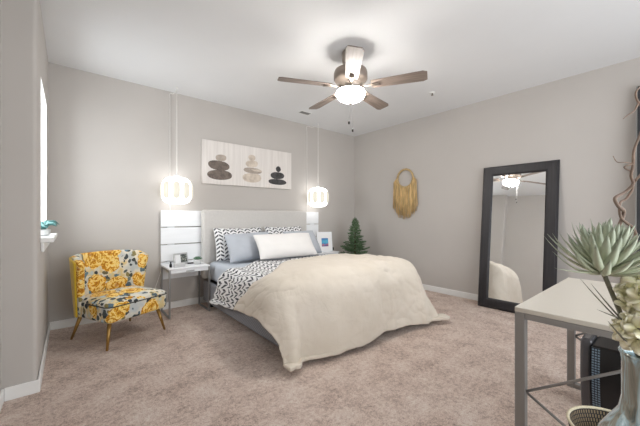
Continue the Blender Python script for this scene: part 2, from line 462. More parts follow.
# ------------------------------------------------------------------ bed
BX0, BX1, BY1, BY0 = 1.50, 3.16, -0.06, -2.17
t = thing('platform_bed', 'upholstered bed frame with pale padded headboard and grey woven rails', 'bed', ((BX0+BX1)/2, BY1, 0))
cx = (BX0+BX1)/2; hw = (BX1-BX0)/2
def P(x): return x
obj('side_rail', B(-hw, -hw+0.05, -2.11, -0.10, 0.075, 0.335), M['weave'], t, bevel=0.018, seg=3)
obj('side_rail', B(hw-0.05, hw, -2.11, -0.10, 0.075, 0.335), M['weave'], t, bevel=0.018, seg=3)
obj('foot_rail', B(-hw+0.05, hw-0.05, -2.11, -2.06, 0.075, 0.335), M['weave'], t, bevel=0.018, seg=3)
obj('slat_base', B(-hw+0.05, hw-0.05, -2.06, -0.10, 0.27, 0.325), M['black'], t)
for sx in (-1, 1):
    for y in (-0.2, -1.95):
        bm = NB(); tube(bm, [(sx*(hw-0.08), y, 0), (sx*(hw-0.08), y, 0.08)], [0.022, 0.028], 12); obj('leg', bm, M['black'], t)
# padded headboard: soft slab with rounded edges
bm = NB(); box(bm, -hw+0.0, hw+0.04, -0.105, 0.0, 0.345, 1.255)
obj('headboard', bm, M['headboard'], t, bevel=0.035, seg=4, smooth=True)

# mattress
MX0, MX1, MY0, MY1, MZ0, MZ1 = 1.555, 3.10, -2.09, -0.175, 0.336, 0.575
o = obj('mattress', B(MX0, MX1, MY0, MY1, MZ0, MZ1), M['sheet'], bevel=0.06, seg=5, smooth=True)
tag(o, 'thick mattress in a pale blue grey fitted sheet on the bed frame', 'mattress')

# draped bedding
def drape(x, y, zt, r, x0, x1, yf, fl, zmin):
    du = (x-x0) if x < x0 else ((x-x1) if x > x1 else 0.0)
    dv = (y-yf) if y < yf else 0.0
    e = math.hypot(du, dv)
    if e < 1e-9: return Vector((x, y, zt))
    dx, dy = du/e, dv/e
    f = fl(dx, dy); am = PI/2 - f
    if e < r*am:
        a = e/r; off, dr = r*math.sin(a), r*(1-math.cos(a))
    else:
        rem = e-r*am; off = r*math.sin(am)+rem*math.cos(am); dr = r*(1-math.cos(am))+rem*math.sin(am)
    z = zt-dr
    if z < zmin: off += (zmin-z)*0.35; z = zmin + 0.012*math.sin(e*9)**2
    return Vector((min(max(x, x0), x1)+dx*off, max(y, yf)+dy*off, z))
def fbm(p, s, o=4): return noise.fractal(Vector(p)*s, 0.9, 2.0, o)

def sst(a, b, x):
    t = min(1, max(0, (x-a)/(b-a))); return t*t*(3-2*t)
# patterned quilt folded under the duvet
def quilt_pt(u, v):
    a, b = 1.62-0.60, 3.03+0.55
    x = a+(b-a)*u
    if x < 1.62: x = 1.62-(1.62-x)*(1-0.34*sst(0.05, 0.9, v))
    side = max(0.0, 1.62-x, x-3.03)
    yh = -0.80 - 0.24*(1-sst(1.55, 1.95, x)) + 0.36*min(1, side/0.5) + 0.02*math.sin(x*7)
    y = yh + (-1.80-yh)*v
    zt = 0.612 + 0.012*fbm((x, y, 0), 3.0) + 0.006*math.sin(x*9+y*4)
    p = drape(x, y, zt, 0.13, 1.62-0.03, 3.03+0.03, -9, lambda dx, dy: R(4), 0.20)
    if side > 0.05:
        p.x += (-1 if x < 2 else 1)*(0.035*math.sin(min(1, side/0.5)*PI) + 0.03*fbm((y, side, 1), 4.0)*min(1, side*4))
        p.z = max(p.z, 0.215) + 0.012*math.sin(y*11)
    return p
bm = NB(); grid(bm, quilt_pt, 60, 22, uvfn=lambda u, v: (u*2.6, v*0.9))
o = obj('patterned_quilt', bm, M['chev_quilt'], smooth=True, solid=0.03, sub=1)
tag(o, 'black and white chevron print quilt folded below the pillows', 'quilt')

def duvet_pt(u, v):
    xa, xb = 1.57-0.44, 2.96+0.66
    x = xa+(xb-xa)*u
    yh = -1.20 - 0.58*(1-sst(1.50, 2.15, x)) + 0.02*math.sin(x*5)
    yh += 0.30*(1-sst(xa, 1.47, x))
    yend = -2.10-0.72 - 0.02*math.sin(u*7+1) - 0.01*(1-sst(0.1, 0.6, u))
    y = yh + (yend-yh)*v
    yf = -2.10+0.11*(1-sst(1.5, 2.4, x))
    q = (x-2.28)/0.72
    zt = 0.638 + 0.012*max(0, 1-q*q) + 0.026*sst(0.0, 0.5, v)*(1-sst(0.5, 0.9, v))
    zt += 0.016*fbm((x*1.0, y*0.8, 3.0), 1.8, 2)
    zt -= 0.022*(1-sst(0, 0.06, v))
    def fl(dx, dy):
        f = R(7)
        if dx > 0 and dy < 0: f += R(20)*(2*abs(dx*dy))
        if dx < 0 and dy < 0: f += R(4)*(2*abs(dx*dy))
        return f
    p = drape(x, y, zt, 0.21, 1.57, 2.99, yf, fl, 0.03)
    hang = max(0.0, zt-p.z)
    k = min(1, hang/0.35)
    # soft folds in the hanging cloth
    if y < yf:
        p.y -= k*(0.022*math.sin(x*6.5+1.2) + 0.012*math.sin(x*15+0.7*math.sin(x*5)) + 0.014*fbm((x, p.z*0.4, 7), 4.0, 2))
    if x < 1.57: p.x -= k*(0.012*math.sin(y*9+2) + 0.014*fbm((y, p.z*0.4, 5), 4.0, 2))
    if x > 2.99: p.x += k*(0.012*math.sin(y*9) + 0.014*fbm((y, p.z*0.4, 2), 4.0, 2))
    return p
bm = NB(); vs = grid(bm, duvet_pt, 120, 100, (2.5, 2.0))
bm.normal_update()
for row in vs:
    for v in row:
        p = v.co
        d = 0.005*fbm((p.x*1.2+p.y*0.5, p.y*0.9-p.x*0.4, p.z), 7.0, 3)
        m_ = max(0, noise.noise(Vector((p.x*1.3, p.y*1.3, 9+p.z)))*1.2+0.55)
        for (ax, ay, az), fq, ex, amp in (((2.6, 2.2, 1.6), 1.5, 9, 0.015), ((2.0, -2.4, 2.6), 2.0, 10, 0.011), ((0.6, 3.2, 3.0), 2.4, 11, 0.010)):
            w_ = Vector((p.x*ax+p.y*ay, (p.y*ax-p.x*ay)*0.45, p.z*az))*fq
            rd = 1-abs(noise.noise(w_ + Vector((0.35*noise.noise(w_*0.7), 0, ex))))
            d += amp*(rd**ex)*m_
        n = v.normal if v.normal.z >= 0 or abs(v.normal.z) < 0.7 else -v.normal
        v.co = p + n*d
        if v.co.z < 0.025: v.co.z = 0.025
o = obj('duvet', bm, M['duvet'], smooth=True, sub=1, fix=False)
md = o.modifiers.new('thick', 'SOLIDIFY'); md.thickness = 0.03; md.offset = -1
o.modifiers.move(1, 0)
tag(o, 'puffy off white duvet spilling over the foot of the bed', 'duvet')

def pillow(name, w, h, th, m, loc, rot, label, seed, cat='pillow', group=None, uv=(1, 1), pinch=0.05):
    bm = NB(); uvl = bm.loops.layers.uv.verify()
    N1, N2 = 26, 18
    def pt(u, v, s):
        a, b = 2*u-1, 2*v-1
        k = max(0, (1-abs(a)**3.0)*(1-abs(b)**3.0))**0.55
        x = w/2*a*(1-pinch*(1-b*b)**1 * abs(a)); y = h/2*b*(1-pinch*1.3*(1-a*a)*abs(b))
        z = s*(th/2*k) + 0.012*k*fbm((a*1.5+seed, b*1.5, s), 1.6)
        return Vector((x, z, y))
    grids = []
    for s in (1, -1):
        vs = [[bm.verts.new(pt(i/N1, j/N2, s)) for j in range(N2+1)] for i in range(N1+1)]
        for i in range(N1):
            for j in range(N2):
                q = ((i, j), (i+1, j), (i+1, j+1), (i, j+1))
                f = bm.faces.new([vs[a][b] for a, b in q])
                for l, (a, b) in zip(f.loops, q): l[uvl].uv = (a/N1*uv[0], b/N2*uv[1])
    bmesh.ops.remove_doubles(bm, verts=bm.verts, dist=1e-4)
    o = obj(name, bm, m, smooth=True, loc=loc, rot=rot, sub=1)
    return tag(o, label, cat, group)
pillow('pillow', 0.72, 0.46, 0.16, M['chev_pillow'], (1.95, -0.30, 0.80), (R(-17), 0, R(-1)), 'chevron print pillow against the headboard, near the left nightstand', 1.0, group='pillows on the bed')
pillow('pillow', 0.70, 0.46, 0.16, M['chev_pillow'], (2.69, -0.30, 0.80), (R(-17), 0, R(2)), 'chevron print pillow against the headboard, partly hidden behind the white pillow', 4.0, group='pillows on the bed')
pillow('pillow', 0.64, 0.42, 0.17, M['greypillow'], (1.99, -0.52, 0.775), (R(-33), R(-2), R(-5)), 'plain blue grey pillow leaning in front of chevron print, left of the white pillow', 7.0, group='pillows on the bed')
pillow('pillow', 0.60, 0.42, 0.17, M['greypillow'], (2.84, -0.53, 0.775), (R(-33), 0, R(4)), 'plain blue grey pillow mostly hidden behind the white pillow', 9.0, group='pillows on the bed')
pillow('pillow', 0.88, 0.38, 0.18, M['whitepillow'], (2.37, -0.80, 0.785), (R(-38), 0, R(-4)), 'white oblong pillow in front of all the others on the bed', 12.0, group='pillows on the bed')

# ------------------------------------------------------------------ nightstands
def nightstand(x, label):
    t = thing('nightstand', label, 'nightstand', (x, -0.235, 0), group='nightstands beside the bed')
    w, d, h = 0.233, 0.195, 0.57
    obj('table_top', B(-w, w, -d, d, h-0.018, h), M['white'], t, bevel=0.004)
    dr = obj('drawer', B(-w+0.02, w-0.02, -d+0.006, d-0.02, h-0.062, h-0.02), M['white'], t, bevel=0.003)
    obj('drawer_handle', B(-0.045, 0.045, -d-0.004, -d+0.006, h-0.05, h-0.040), M['steel'], dr)
    for sx in (-1, 1):
        bm = NB(); a = sx*(w-0.009)
        box(bm, a-0.009, a+0.009, -d, -d+0.018, 0, h-0.018); box(bm, a-0.009, a+0.009, d-0.018, d, 0, h-0.018)
        box(bm, a-0.009, a+0.009, -d+0.018, d-0.018, 0, 0.018); box(bm, a-0.009, a+0.009, -d+0.018, d-0.018, h-0.036, h-0.018)
        obj('side_frame', bm, M['steel'], t, bevel=0.002)
    obj('rear_rail', B(-w+0.018, w-0.018, d-0.018, d, h-0.045, h-0.02), M['steel'], t)
    return t
nightstand(1.263, 'white topped grey metal nightstand between the floral chair and bed')
nightstand(3.45, 'white topped nightstand on the far side of the bed near the tree')

# things on the left nightstand
t = thing('photo_frame', 'small silver photo frame with a dark snapshot on the nightstand', 'picture frame', (1.225, -0.20, 0.571), (R(-10), 0, R(20))); t.scale = (1.25, 1.25, 1.25)
bm = NB(); box(bm, -0.075, 0.075, -0.007, 0.007, 0, 0.115)
obj('frame_body', bm, M['silver'], t, bevel=0.003); obj('snapshot', B(-0.005, 0.06, -0.0095, -0.007, 0.025, 0.10), M['photo'], t)
obj('mat_board', B(-0.064, -0.008, -0.009, -0.007, 0.02, 0.098), M['paper'], t)
t = thing('small_bottle', 'tiny dark bottle at the left edge of the nightstand', 'bottle', (1.075, -0.32, 0.571))
bm = NB(); lathe(bm, [(0.014, 0), (0.015, 0.03), (0.008, 0.04), (0.007, 0.05)], 14); obj('glass_body', bm, M['black'], t, smooth=True)
bm = NB(); lathe(bm, [(0.009, 0.05), (0.009, 0.063)], 12); obj('bottle_cap', bm, M['black'], t)
o = obj('trinket_box', B(1.10, 1.22, -0.375, -0.33, 0.571, 0.612), M['silver'], bevel=0.004)
tag(o, 'small pale silver box in front of the photo frame on the nightstand', 'box')
def succ(name, label, loc, s, pm, group=None):
    t = thing(name, label, 'plant', loc, group=group)
    bm = NB(); lathe(bm, [(0.030*s, 0), (0.040*s, 0.012*s), (0.042*s, 0.05*s), (0.036*s, 0.052*s), (0.034*s, 0.045*s)], 20); obj('plant_pot', bm, pm, t, smooth=True)
    bm = NB(); rnd = random.Random(3)
    for k in range(26):
        a = k*2.4; el = 0.25+1.1*k/26
        L = (0.055-0.02*k/26)*s
        d = Vector((math.cos(a)*math.cos(el), math.sin(a)*math.cos(el), math.sin(el)))
        b = Vector((0, 0, 0.048*s))
        tube(bm, [b, b+d*L*0.5+Vector((0, 0, -0.002)), b+d*L], [0.005*s, 0.009*s, 0.001*s], 6)
    obj('leaves', bm, M['leaf'], t, smooth=True)
    return t
succ('potted_succulent', 'little succulent in a pale round pot on the left nightstand', (1.395, -0.27, 0.571), 1.15, M['pot'])
o = obj('remote_control', B(1.30, 1.43, -0.20, -0.165, 0.571, 0.586), M['black'], bevel=0.004)
tag(o, 'slim dark remote lying behind the succulent on the nightstand', 'remote')

# things on the far nightstand
t = thing('art_frame', 'white framed blue and red art print on the far nightstand', 'picture frame', (3.45, -0.33, 0.571), (R(-9), 0, R(-18))); t.scale = (1.08, 1.08, 1.06)
obj('frame_body', B(-0.125, 0.125, -0.009, 0.009, 0, 0.315), M['white'], t, bevel=0.004)
obj('mat_board', B(-0.105, 0.105, -0.0105, -0.009, 0.02, 0.295), M['paper'], t)
obj('art_print', B(-0.055, 0.055, -0.012, -0.0105, 0.085, 0.215), M['artprint'], t)
t = thing('glass_dish', 'clear glass dish of trinkets beside the white art frame', 'dish', (3.60, -0.30, 0.571))
bm = NB(); lathe(bm, [(0.03, 0), (0.05, 0.02), (0.055, 0.06), (0.05, 0.06), (0.045, 0.022), (0.01, 0.008)], 20, capt=True); obj('bowl', bm, M['glass'], t, smooth=True)

# ------------------------------------------------------------------ floral chair
t = thing('accent_chair', 'yellow floral armless accent chair with wraparound back and brass legs', 'chair', (0.55, -0.58, 0), (0, 0, R(24.4)))
# local axes: x = chair's right as seen from the front, -y = front
def back_surface(off, k=1.0, dz=0.0):
    def fn(u, v):
        s = (2*u-1)*k
        a = s*(R(82)+R(8)*v)
        ztop = 0.805-dz - 0.02*s*s - 0.05*abs(s)**12
        z = 0.235+(ztop-0.235)*v
        flare = 0.90+0.10*v
        rr = (0.335+off)*flare; rf = (0.32+off)*(0.92+0.08*v)
        sp = lambda t: math.copysign(abs(t)**0.72, t)
        return Vector((rr*sp(math.sin(a)), 0.035+rf*sp(max(0, math.cos(a))), z))
    return fn
def shell(inner, outer, nu=36, nv=16):
    bm = NB()
    A = grid(bm, inner, nu, nv); Bv = grid(bm, outer, nu, nv)
    for i in range(nu):
        bm.faces.new((A[i][nv], A[i+1][nv], Bv[i+1][nv], Bv[i][nv])); bm.faces.new((A[i][0], Bv[i][0], Bv[i+1][0], A[i+1][0]))
    for j in range(nv):
        bm.faces.new((A[0][j], A[0][j+1], Bv[0][j+1], Bv[0][j])); bm.faces.new((A[nu][j], Bv[nu][j], Bv[nu][j+1], A[nu][j+1]))
    return bm
obj('backrest', shell(back_surface(-0.055), back_surface(0.0)), M['floral'], t, smooth=True, bevel=0.016, seg=3)
obj('back_cover', shell(back_surface(0.001, 0.965, 0.012), back_surface(0.018, 0.965, 0.012)), M['yellow'], t, smooth=True, bevel=0.008, seg=2, label='plain yellow velvet outer back')
bm = NB(); nx, ny = 14, 14
def seat_grid(z0, z1, rx, yf, yb, rc):
    """rounded box, top slightly crowned, plan corners of radius rc"""
    bm = NB(); n = 8; plan = []
    for cxs, cys, a0 in ((1, -1, -PI/2), (1, 1, 0), (-1, 1, PI/2), (-1, -1, PI)):
        for i in range(n+1):
            a = a0+PI/2*i/n
            plan.append((cxs*(rx-rc)+rc*math.cos(a), ((yb if cys > 0 else yf)-cys*rc)+rc*math.sin(a)))
    cy = (yf+yb)/2; N = len(plan); rings = []
    for k, dz, z in ((0.0, 0, z0), (0.95, 0, z0), (0.985, 0, z0+0.01), (1, 0, z0+0.03), (1.0, 0, z1-0.035), (0.99, 0, z1-0.016), (0.965, 0, z1-0.004), (0.90, 0.008, z1), (0.7, 0.022, z1), (0.4, 0.032, z1), (0.0, 0.036, z1)):
        rings.append([bm.verts.new((x*k, cy+(y-cy)*k, z+dz)) for x, y in plan] if k else [bm.verts.new((0, cy, z+dz))])
    for A, Bq in zip(rings, rings[1:]):
        for i in range(N):
            j = (i+1) % N
            if len(A) == 1: bm.faces.new((A[0], Bq[j], Bq[i]))
            elif len(Bq) == 1: bm.faces.new((A[i], A[j], Bq[0]))
            else: bm.faces.new((A[i], A[j], Bq[j], Bq[i]))
    return bm
bm.free()
obj('seat', seat_grid(0.235, 0.405, 0.292, -0.325, 0.23, 0.05), M['floral'], t, smooth=True)
bm = NB()
tube(bm, [(-0.294, 0.0, 0.376), (-0.294, -0.14, 0.376), (-0.294, -0.27, 0.376), (-0.279, -0.312, 0.376), (-0.25, -0.327, 0.376), (0, -0.327, 0.376), (0.25, -0.327, 0.376), (0.279, -0.312, 0.376), (0.294, -0.27, 0.376), (0.294, -0.14, 0.376), (0.294, 0.0, 0.376)], 0.005, 6)
obj('piping', bm, M['piping'], t, smooth=True)
for sx in (-1, 1):
    for sy in (-1, 1):
        bm = NB(); tube(bm, [(sx*0.225, sy*0.225-0.01, 0.245), (sx*0.278, sy*0.285, 0)], [0.019, 0.010], 14); obj('leg', bm, M['brass'], t, smooth=True)

# ------------------------------------------------------------------ pendants
def pendant(x, y, z, wx, label):
    t = thing('pendant_lamp', label, 'pendant lamp', (x, y, z), group='lit pendant lamps over the nightstands')
    hgt, rad = 0.165, 0.175
    prof = []
    for i in range(21):
        a = -PI/2+PI*i/20
        prof.append((max(0.035, rad*abs(math.cos(a))**0.55), hgt*math.copysign(abs(math.sin(a))**0.75, math.sin(a))))
    bm = NB(); lathe(bm, prof, 40); sh = obj('shade', bm, M['shade'], t, smooth=True)
    for k in range(9):
        a0 = 2*PI*(k+0.35)/9
        bm = NB(); n = 20; hw, hh = 0.042, 0.100
        def pp(px, pz, d):
            i = (pz/hgt); rr = rad*max(0.05, 1-abs(i)**(2/0.75))**(0.55/2)+d
            a = a0+px/rad
            return (rr*math.cos(a), rr*math.sin(a), pz)
        ci = bm.verts.new(pp(0, 0, 0.010)); rim = []; base = []
        for i in range(n):
            a = 2*PI*i/n
            px = hw*math.copysign(abs(math.cos(a))**0.6, math.cos(a)); pz = hh*math.copysign(abs(math.sin(a))**0.6, math.sin(a))
            rim.append(bm.verts.new(pp(px*0.93, pz*0.95, 0.008))); base.append(bm.verts.new(pp(px, pz, 0.001)))
        for i in range(n):
            bm.faces.new((ci, rim[i], rim[(i+1) % n])); bm.faces.new((rim[i], base[i], base[(i+1) % n], rim[(i+1) % n]))
        obj('shade_panel', bm, M['panel'], sh, smooth=True)
    bm = NB(); lathe(bm, [(0.036, hgt-0.004), (0.034, hgt+0.02), (0.012, hgt+0.035), (0.006, hgt+0.05)], 18); obj('socket_cap', bm, M['trim'], t, smooth=True)
    top = H-z
    # drop cord, ceiling hook, then the swag down the wall
    bm = NB(); tube(bm, [(0, 0, hgt+0.03), (0, 0, top-0.035)], 0.004, 8); obj('drop_cord', bm, M['cord'], t, smooth=True)
    bm = NB(); lathe(bm, [(0.012, top-0.001), (0.012, top-0.008), (0.004, top-0.012)], 14)
    tube(bm, [(0.0, 0.0, top-0.01)]+[(0.012*math.sin(a), 0, top-0.027+0.014*math.cos(a)) for a in [i*PI/8 for i in range(13)]], 0.003, 6); obj('ceiling_hook', bm, M['trim'], t, smooth=True)
    wy = -y-0.008
    bm = NB(); pts = bez([(0, 0.004, top-0.03), (wx*0.5, wy*0.55, top-0.05), (wx, wy, top-0.03), (wx, wy, top-0.2), (wx, wy, -0.2), (wx, wy, 0.255-z+1.0)], 40)
    tube(bm, pts, 0.004, 6); obj('wall_cord', bm, M['cord'], t, smooth=True)
    return t
pendant(1.175, -0.19, 1.478, -0.035, 'lit white barrel pendant over the left nightstand by the floral chair')
pendant(3.41, -0.19, 1.485, -0.10, 'lit white barrel pendant over the far nightstand near the corner tree')
bm = NB(); tube(bm, bez([(1.045, -0.012, 0.52), (1.01, -0.03, 0.42), (0.96, -0.05, 0.28), (0.93, -0.03, 0.16), (0.93, -0.022, 0.03)], 20), 0.004, 6)
o = obj('power_cord', bm, M['cord'], smooth=True); tag(o, 'thin white power cord slanting down the wall behind the floral chair', 'cord')

# ------------------------------------------------------------------ stone print canvas
t = thing('canvas_print', 'wide canvas print of three stacked stone cairns above the headboard', 'wall art', (2.25, -0.004, 1.905))
obj('canvas', B(-0.72, 0.72, -0.032, 0, -0.298, 0.298), M['canvas'], t, bevel=0.003)
def stone(bm, x, z, a, b, rot, sd, mi):
    n = 28; ci = bm.verts.new((x, -0.0335, z)); rim = []
    for i in range(n):
        an = 2*PI*i/n
        k = 1+0.06*noise.noise(Vector((math.cos(an)*1.3+sd, math.sin(an)*1.3, sd)))
        px = a*k*math.copysign(abs(math.cos(an))**0.85, math.cos(an)); pz = b*k*math.copysign(abs(math.sin(an))**0.9, math.sin(an))
        rim.append(bm.verts.new((x+px*math.cos(rot)-pz*math.sin(rot), -0.0328, z+px*math.sin(rot)+pz*math.cos(rot))))
    for i in range(n): bm.faces.new((ci, rim[i], rim[(i+1) % n])).material_index = mi
# left cairn (brown), middle (sand), right (black)
for nm, L in (('printed_stones', [(-0.455, -0.185, 0.175, 0.068, 0.02, 1, 0), (-0.47, -0.055, 0.15, 0.066, -0.05, 2, 0), (-0.44, 0.055, 0.078, 0.045, 0.1, 3, 3)]),
              ('printed_stones', [(0.035, -0.185, 0.155, 0.068, 0.05, 4, 1), (0.045, -0.078, 0.15, 0.042, -0.03, 5, 3), (0.055, -0.075, 0.145, 0.036, -0.03, 15, 1), (0.03, 0.022, 0.10, 0.052, 0.1, 6, 1), (0.03, 0.115, 0.058, 0.042, 0.0, 7, 1)]),
              ('printed_stones', [(0.475, -0.215, 0.165, 0.045, 0.0, 8, 2), (0.475, -0.115, 0.125, 0.055, 0.03, 9, 2), (0.49, -0.012, 0.045, 0.044, 0.5, 10, 2)])):
    bm = NB()
    for x_, z_, *r_ in L: stone(bm, x_-0.022, z_+0.02, *r_)
    for i, v in enumerate(bm.verts): v.co.y -= 0.0
    obj(nm, bm, ST, t, smooth=True)

# ------------------------------------------------------------------ ceiling fan
FX, FY, FZ = 2.224, -2.12, 2.394
t = thing('ceiling_fan', 'five blade ceiling fan with lit frosted bowl under the ceiling', 'ceiling fan', (FX, FY, FZ))
bm = NB(); lathe(bm, [(0.07, H-FZ-0.001), (0.085, H-FZ-0.02), (0.08, 0.24), (0.05, 0.225), (0.05, 0.19)], 32, capb=True); obj('canopy', bm, M['nickel'], t, smooth=True)
bm = NB(); lathe(bm, [(0.05, 0.19), (0.12, 0.175), (0.152, 0.155), (0.160, 0.13), (0.160, 0.075), (0.145, 0.055), (0.11, 0.035), (0.095, 0.0), (0.09, -0.02)], 40); obj('motor_housing', bm, M['nickel'], t, smooth=True)
bm = NB(); lathe(bm, [(0.09, -0.018), (0.12, -0.028), (0.125, -0.038), (0.10, -0.042)], 40); obj('light_fitter', bm, M['nickel'], t, smooth=True)
bm = NB(); lathe(bm, [(0.128, -0.036), (0.138, -0.055), (0.134, -0.08), (0.112, -0.108), (0.075, -0.128), (0.03, -0.138), (0.012, -0.14)], 40); obj('glass_bowl', bm, M['bowl'], t, smooth=True)
bm = NB(); lathe(bm, [(0.016, -0.138), (0.018, -0.146), (0.008, -0.158), (0.003, -0.165)], 16); obj('finial', bm, M['nickel'], t, smooth=True)
# one blade points almost straight at the camera
a0 = math.atan2(-0.768, -0.640) - R(3.0)
for k in range(5):
    a = a0+k*2*PI/5
    bm = NB(); n = 14; top = []; bot = []
    out = []
    for i in range(n+1):
        s = i/n; x = 0.20+0.49*s; out.append((x, 0.054+0.017*s-(0.018*max(0, (s-0.93)/0.07)**2)))
    ol = [(x, y) for x, y in out]+[(x, -y) for x, y in reversed(out)]
    tw = R(-11)
    up = [bm.verts.new((x, y*math.cos(tw), y*math.sin(tw)+0.006)) for x, y in ol]; dn = [bm.verts.new((x, y*math.cos(tw), y*math.sin(tw)-0.002)) for x, y in ol]
    bm.faces.new(up); bm.faces.new(dn[::-1])
    for i in range(len(ol)): bm.faces.new((up[i], dn[i], dn[(i+1) % len(ol)], up[(i+1) % len(ol)]))
    bl = obj('blade', bm, M['blade'], t, rot=(0, 0, a))
    bm = NB(); tube(bm, [(0.085, 0, 0.005), (0.15, 0, -0.008), (0.20, 0, -0.008), (0.27, 0, -0.006)], [0.014, 0.011, 0.02, 0.026], 8)
    for v in bm.verts: v.co.z = -0.006+(v.co.z+0.006)*0.35
    obj('blade_iron', bm, M['nickel'], bl, smooth=True)
cr = Vector((0.768, -0.640, 0))
for dx, z1 in ((-0.028, -0.36), (0.006, -0.43)):
    p = cr*dx+Vector((0.640, 0.768, 0))*-0.0
    q = p+Vector((-0.64, -0.768, 0))*0.13
    bm = NB(); tube(bm, [(q.x, q.y, -0.03), (q.x, q.y, z1)], 0.0016, 6); ch = obj('pull_chain', bm, M['silver'], t)
    bm = NB(); lathe(bm, [(0.003, z1-0.03), (0.008, z1-0.026), (0.009, z1-0.01), (0.003, z1)], 12, (q.x, q.y)); obj('chain_fob', bm, M['fob'], ch, smooth=True)

# ceiling vent and sprinkler
t = thing('ceiling_vent', 'small grey louvred air vent in the ceiling above the bed', 'vent', (2.92, -0.47, H)); t.scale = (0.75, 0.75, 0.75)
bm = NB(); box(bm, -0.13, 0.13, -0.075, -0.062, -0.008, 0); box(bm, -0.13, 0.13, 0.062, 0.075, -0.008, 0); box(bm, -0.13, -0.117, -0.062, 0.062, -0.008, 0); box(bm, 0.117, 0.13, -0.062, 0.062, -0.008, 0)
obj('vent_frame', bm, M['trim'], t)
bm = NB()
for k in range(9): box(bm, -0.117, 0.117, -0.0605+k*0.0135, -0.0515+k*0.0135, -0.006, -0.0013)
obj('louvres', bm, M['steel'], t); obj('duct_shade_sheet', B(-0.117, 0.117, -0.062, 0.062, -0.0012, -0.0002), M['black'], t)  # thin black sheet stands in for the shade inside the duct
t = thing('fire_sprinkler', 'small pale sprinkler head on the ceiling right of the fan', 'sprinkler', (3.71, -2.11, H))
bm = NB(); lathe(bm, [(0.036, 0), (0.034, -0.006), (0.012, -0.01)], 24); obj('escutcheon', bm, M['trim'], t, smooth=True)
bm = NB(); lathe(bm, [(0.008, -0.008), (0.008, -0.03), (0.016, -0.032), (0.016, -0.036)], 16); obj('deflector', bm, M['nickel'], t, smooth=True)

# ------------------------------------------------------------------ fringe hanging on the right wall
t = thing('wall_hanging', 'mustard fringed wall hanging on a straw ring, left of the mirror', 'wall hanging', (RW, -1.18, 1.80))
bm = NB(); n = 40
tube(bm, [(-0.022, 0.15*math.cos(2*PI*i/n), 0.15*math.sin(2*PI*i/n)) for i in range(n+1)], 0.017, 8); obj('hoop', bm, M['ring'], t, smooth=True)
bm = NB(); rnd = random.Random(5)
for k in range(120):
    f = -1+2*(k+0.5)/120; y = 0.235*f + rnd.uniform(-0.004, 0.004)
    if abs(y) < 0.150:
        zt = -math.sqrt(0.150**2-y*y)-0.012; ystart = y
    else:
        zt = rnd.uniform(-0.07, 0.02); ystart = math.copysign(math.sqrt(0.158**2-zt*zt), y)
    zb = -0.64+0.17*abs(f)**2.4+rnd.uniform(-0.05, 0.05)
    xo = -0.018-rnd.random()*0.022
    mid = (zt+zb)/2
    tube(bm, [(xo, ystart, zt+0.005), (xo-0.006, y*0.95, zt-0.05), (xo-0.004, y+rnd.uniform(-.006, .006), mid), (xo, y+rnd.uniform(-.012, .012), zb)], [0.005, 0.005, 0.0045, 0.003], 5)
obj('fringe', bm, M['yarn'], t, smooth=True)

# ------------------------------------------------------------------ leaning floor mirror
LEAN = math.asin(0.205/1.83)
t = thing('floor_mirror', 'tall dark framed mirror leaning on the right wall', 'mirror', (4.285, -2.84, 0), (0, LEAN, R(1.3)))
hw, mh, fw = 0.41, 1.83, 0.127
def frame_bm(hw, mh, fw, th):
    bm = NB()
    # profile: outer flat, slight slope to the inner lip
    prof = [(0, 0.0), (0, -0.006), (0.02, -th), (fw-0.02, -th+0.004), (fw, -th+0.016), (fw, 0.0)]
    cs = [(-1, 0), (1, 0), (1, 1), (-1, 1)]
    rings = []
    for sx, sz in cs:
        rings.append([bm.verts.new((d, sx*(hw-i), (i if sz == 0 else mh-i))) for i, d in prof])
    for a in range(4):
        A, Bq = rings[a], rings[(a+1) % 4]
        for i in range(len(prof)):
            j = (i+1) % len(prof); bm.faces.new((A[i], A[j], Bq[j], Bq[i]))
    return bm
fr = obj('frame', frame_bm(hw, mh, fw, 0.035), M['espresso'], t, bevel=0.003)
obj('mirror_glass', B(-0.014, -0.010, -hw+fw-0.005, hw-fw+0.005, fw-0.005, mh-fw+0.005), M['mirror'], t)
obj('backing', B(-0.0095, -0.002, -hw+0.02, hw-0.02, 0.02, mh-0.02), M['black'], t)

# second, taller dark panel beyond the desk, only its edge in view
t = thing('leaning_panel', 'tall black panel with pale edge leaning at the right border of the photo', 'panel', (4.26, -4.25, 0), (0, math.asin(0.19/2.44), 0))
obj('panel_board', B(-0.03, -0.003, -0.41, 0.385, 0, 2.44), M['blind'], t, bevel=0.004)
obj('edge_strip', B(-0.032, 0.0, 0.386, 0.394, 0, 2.44), M['steel'], t)

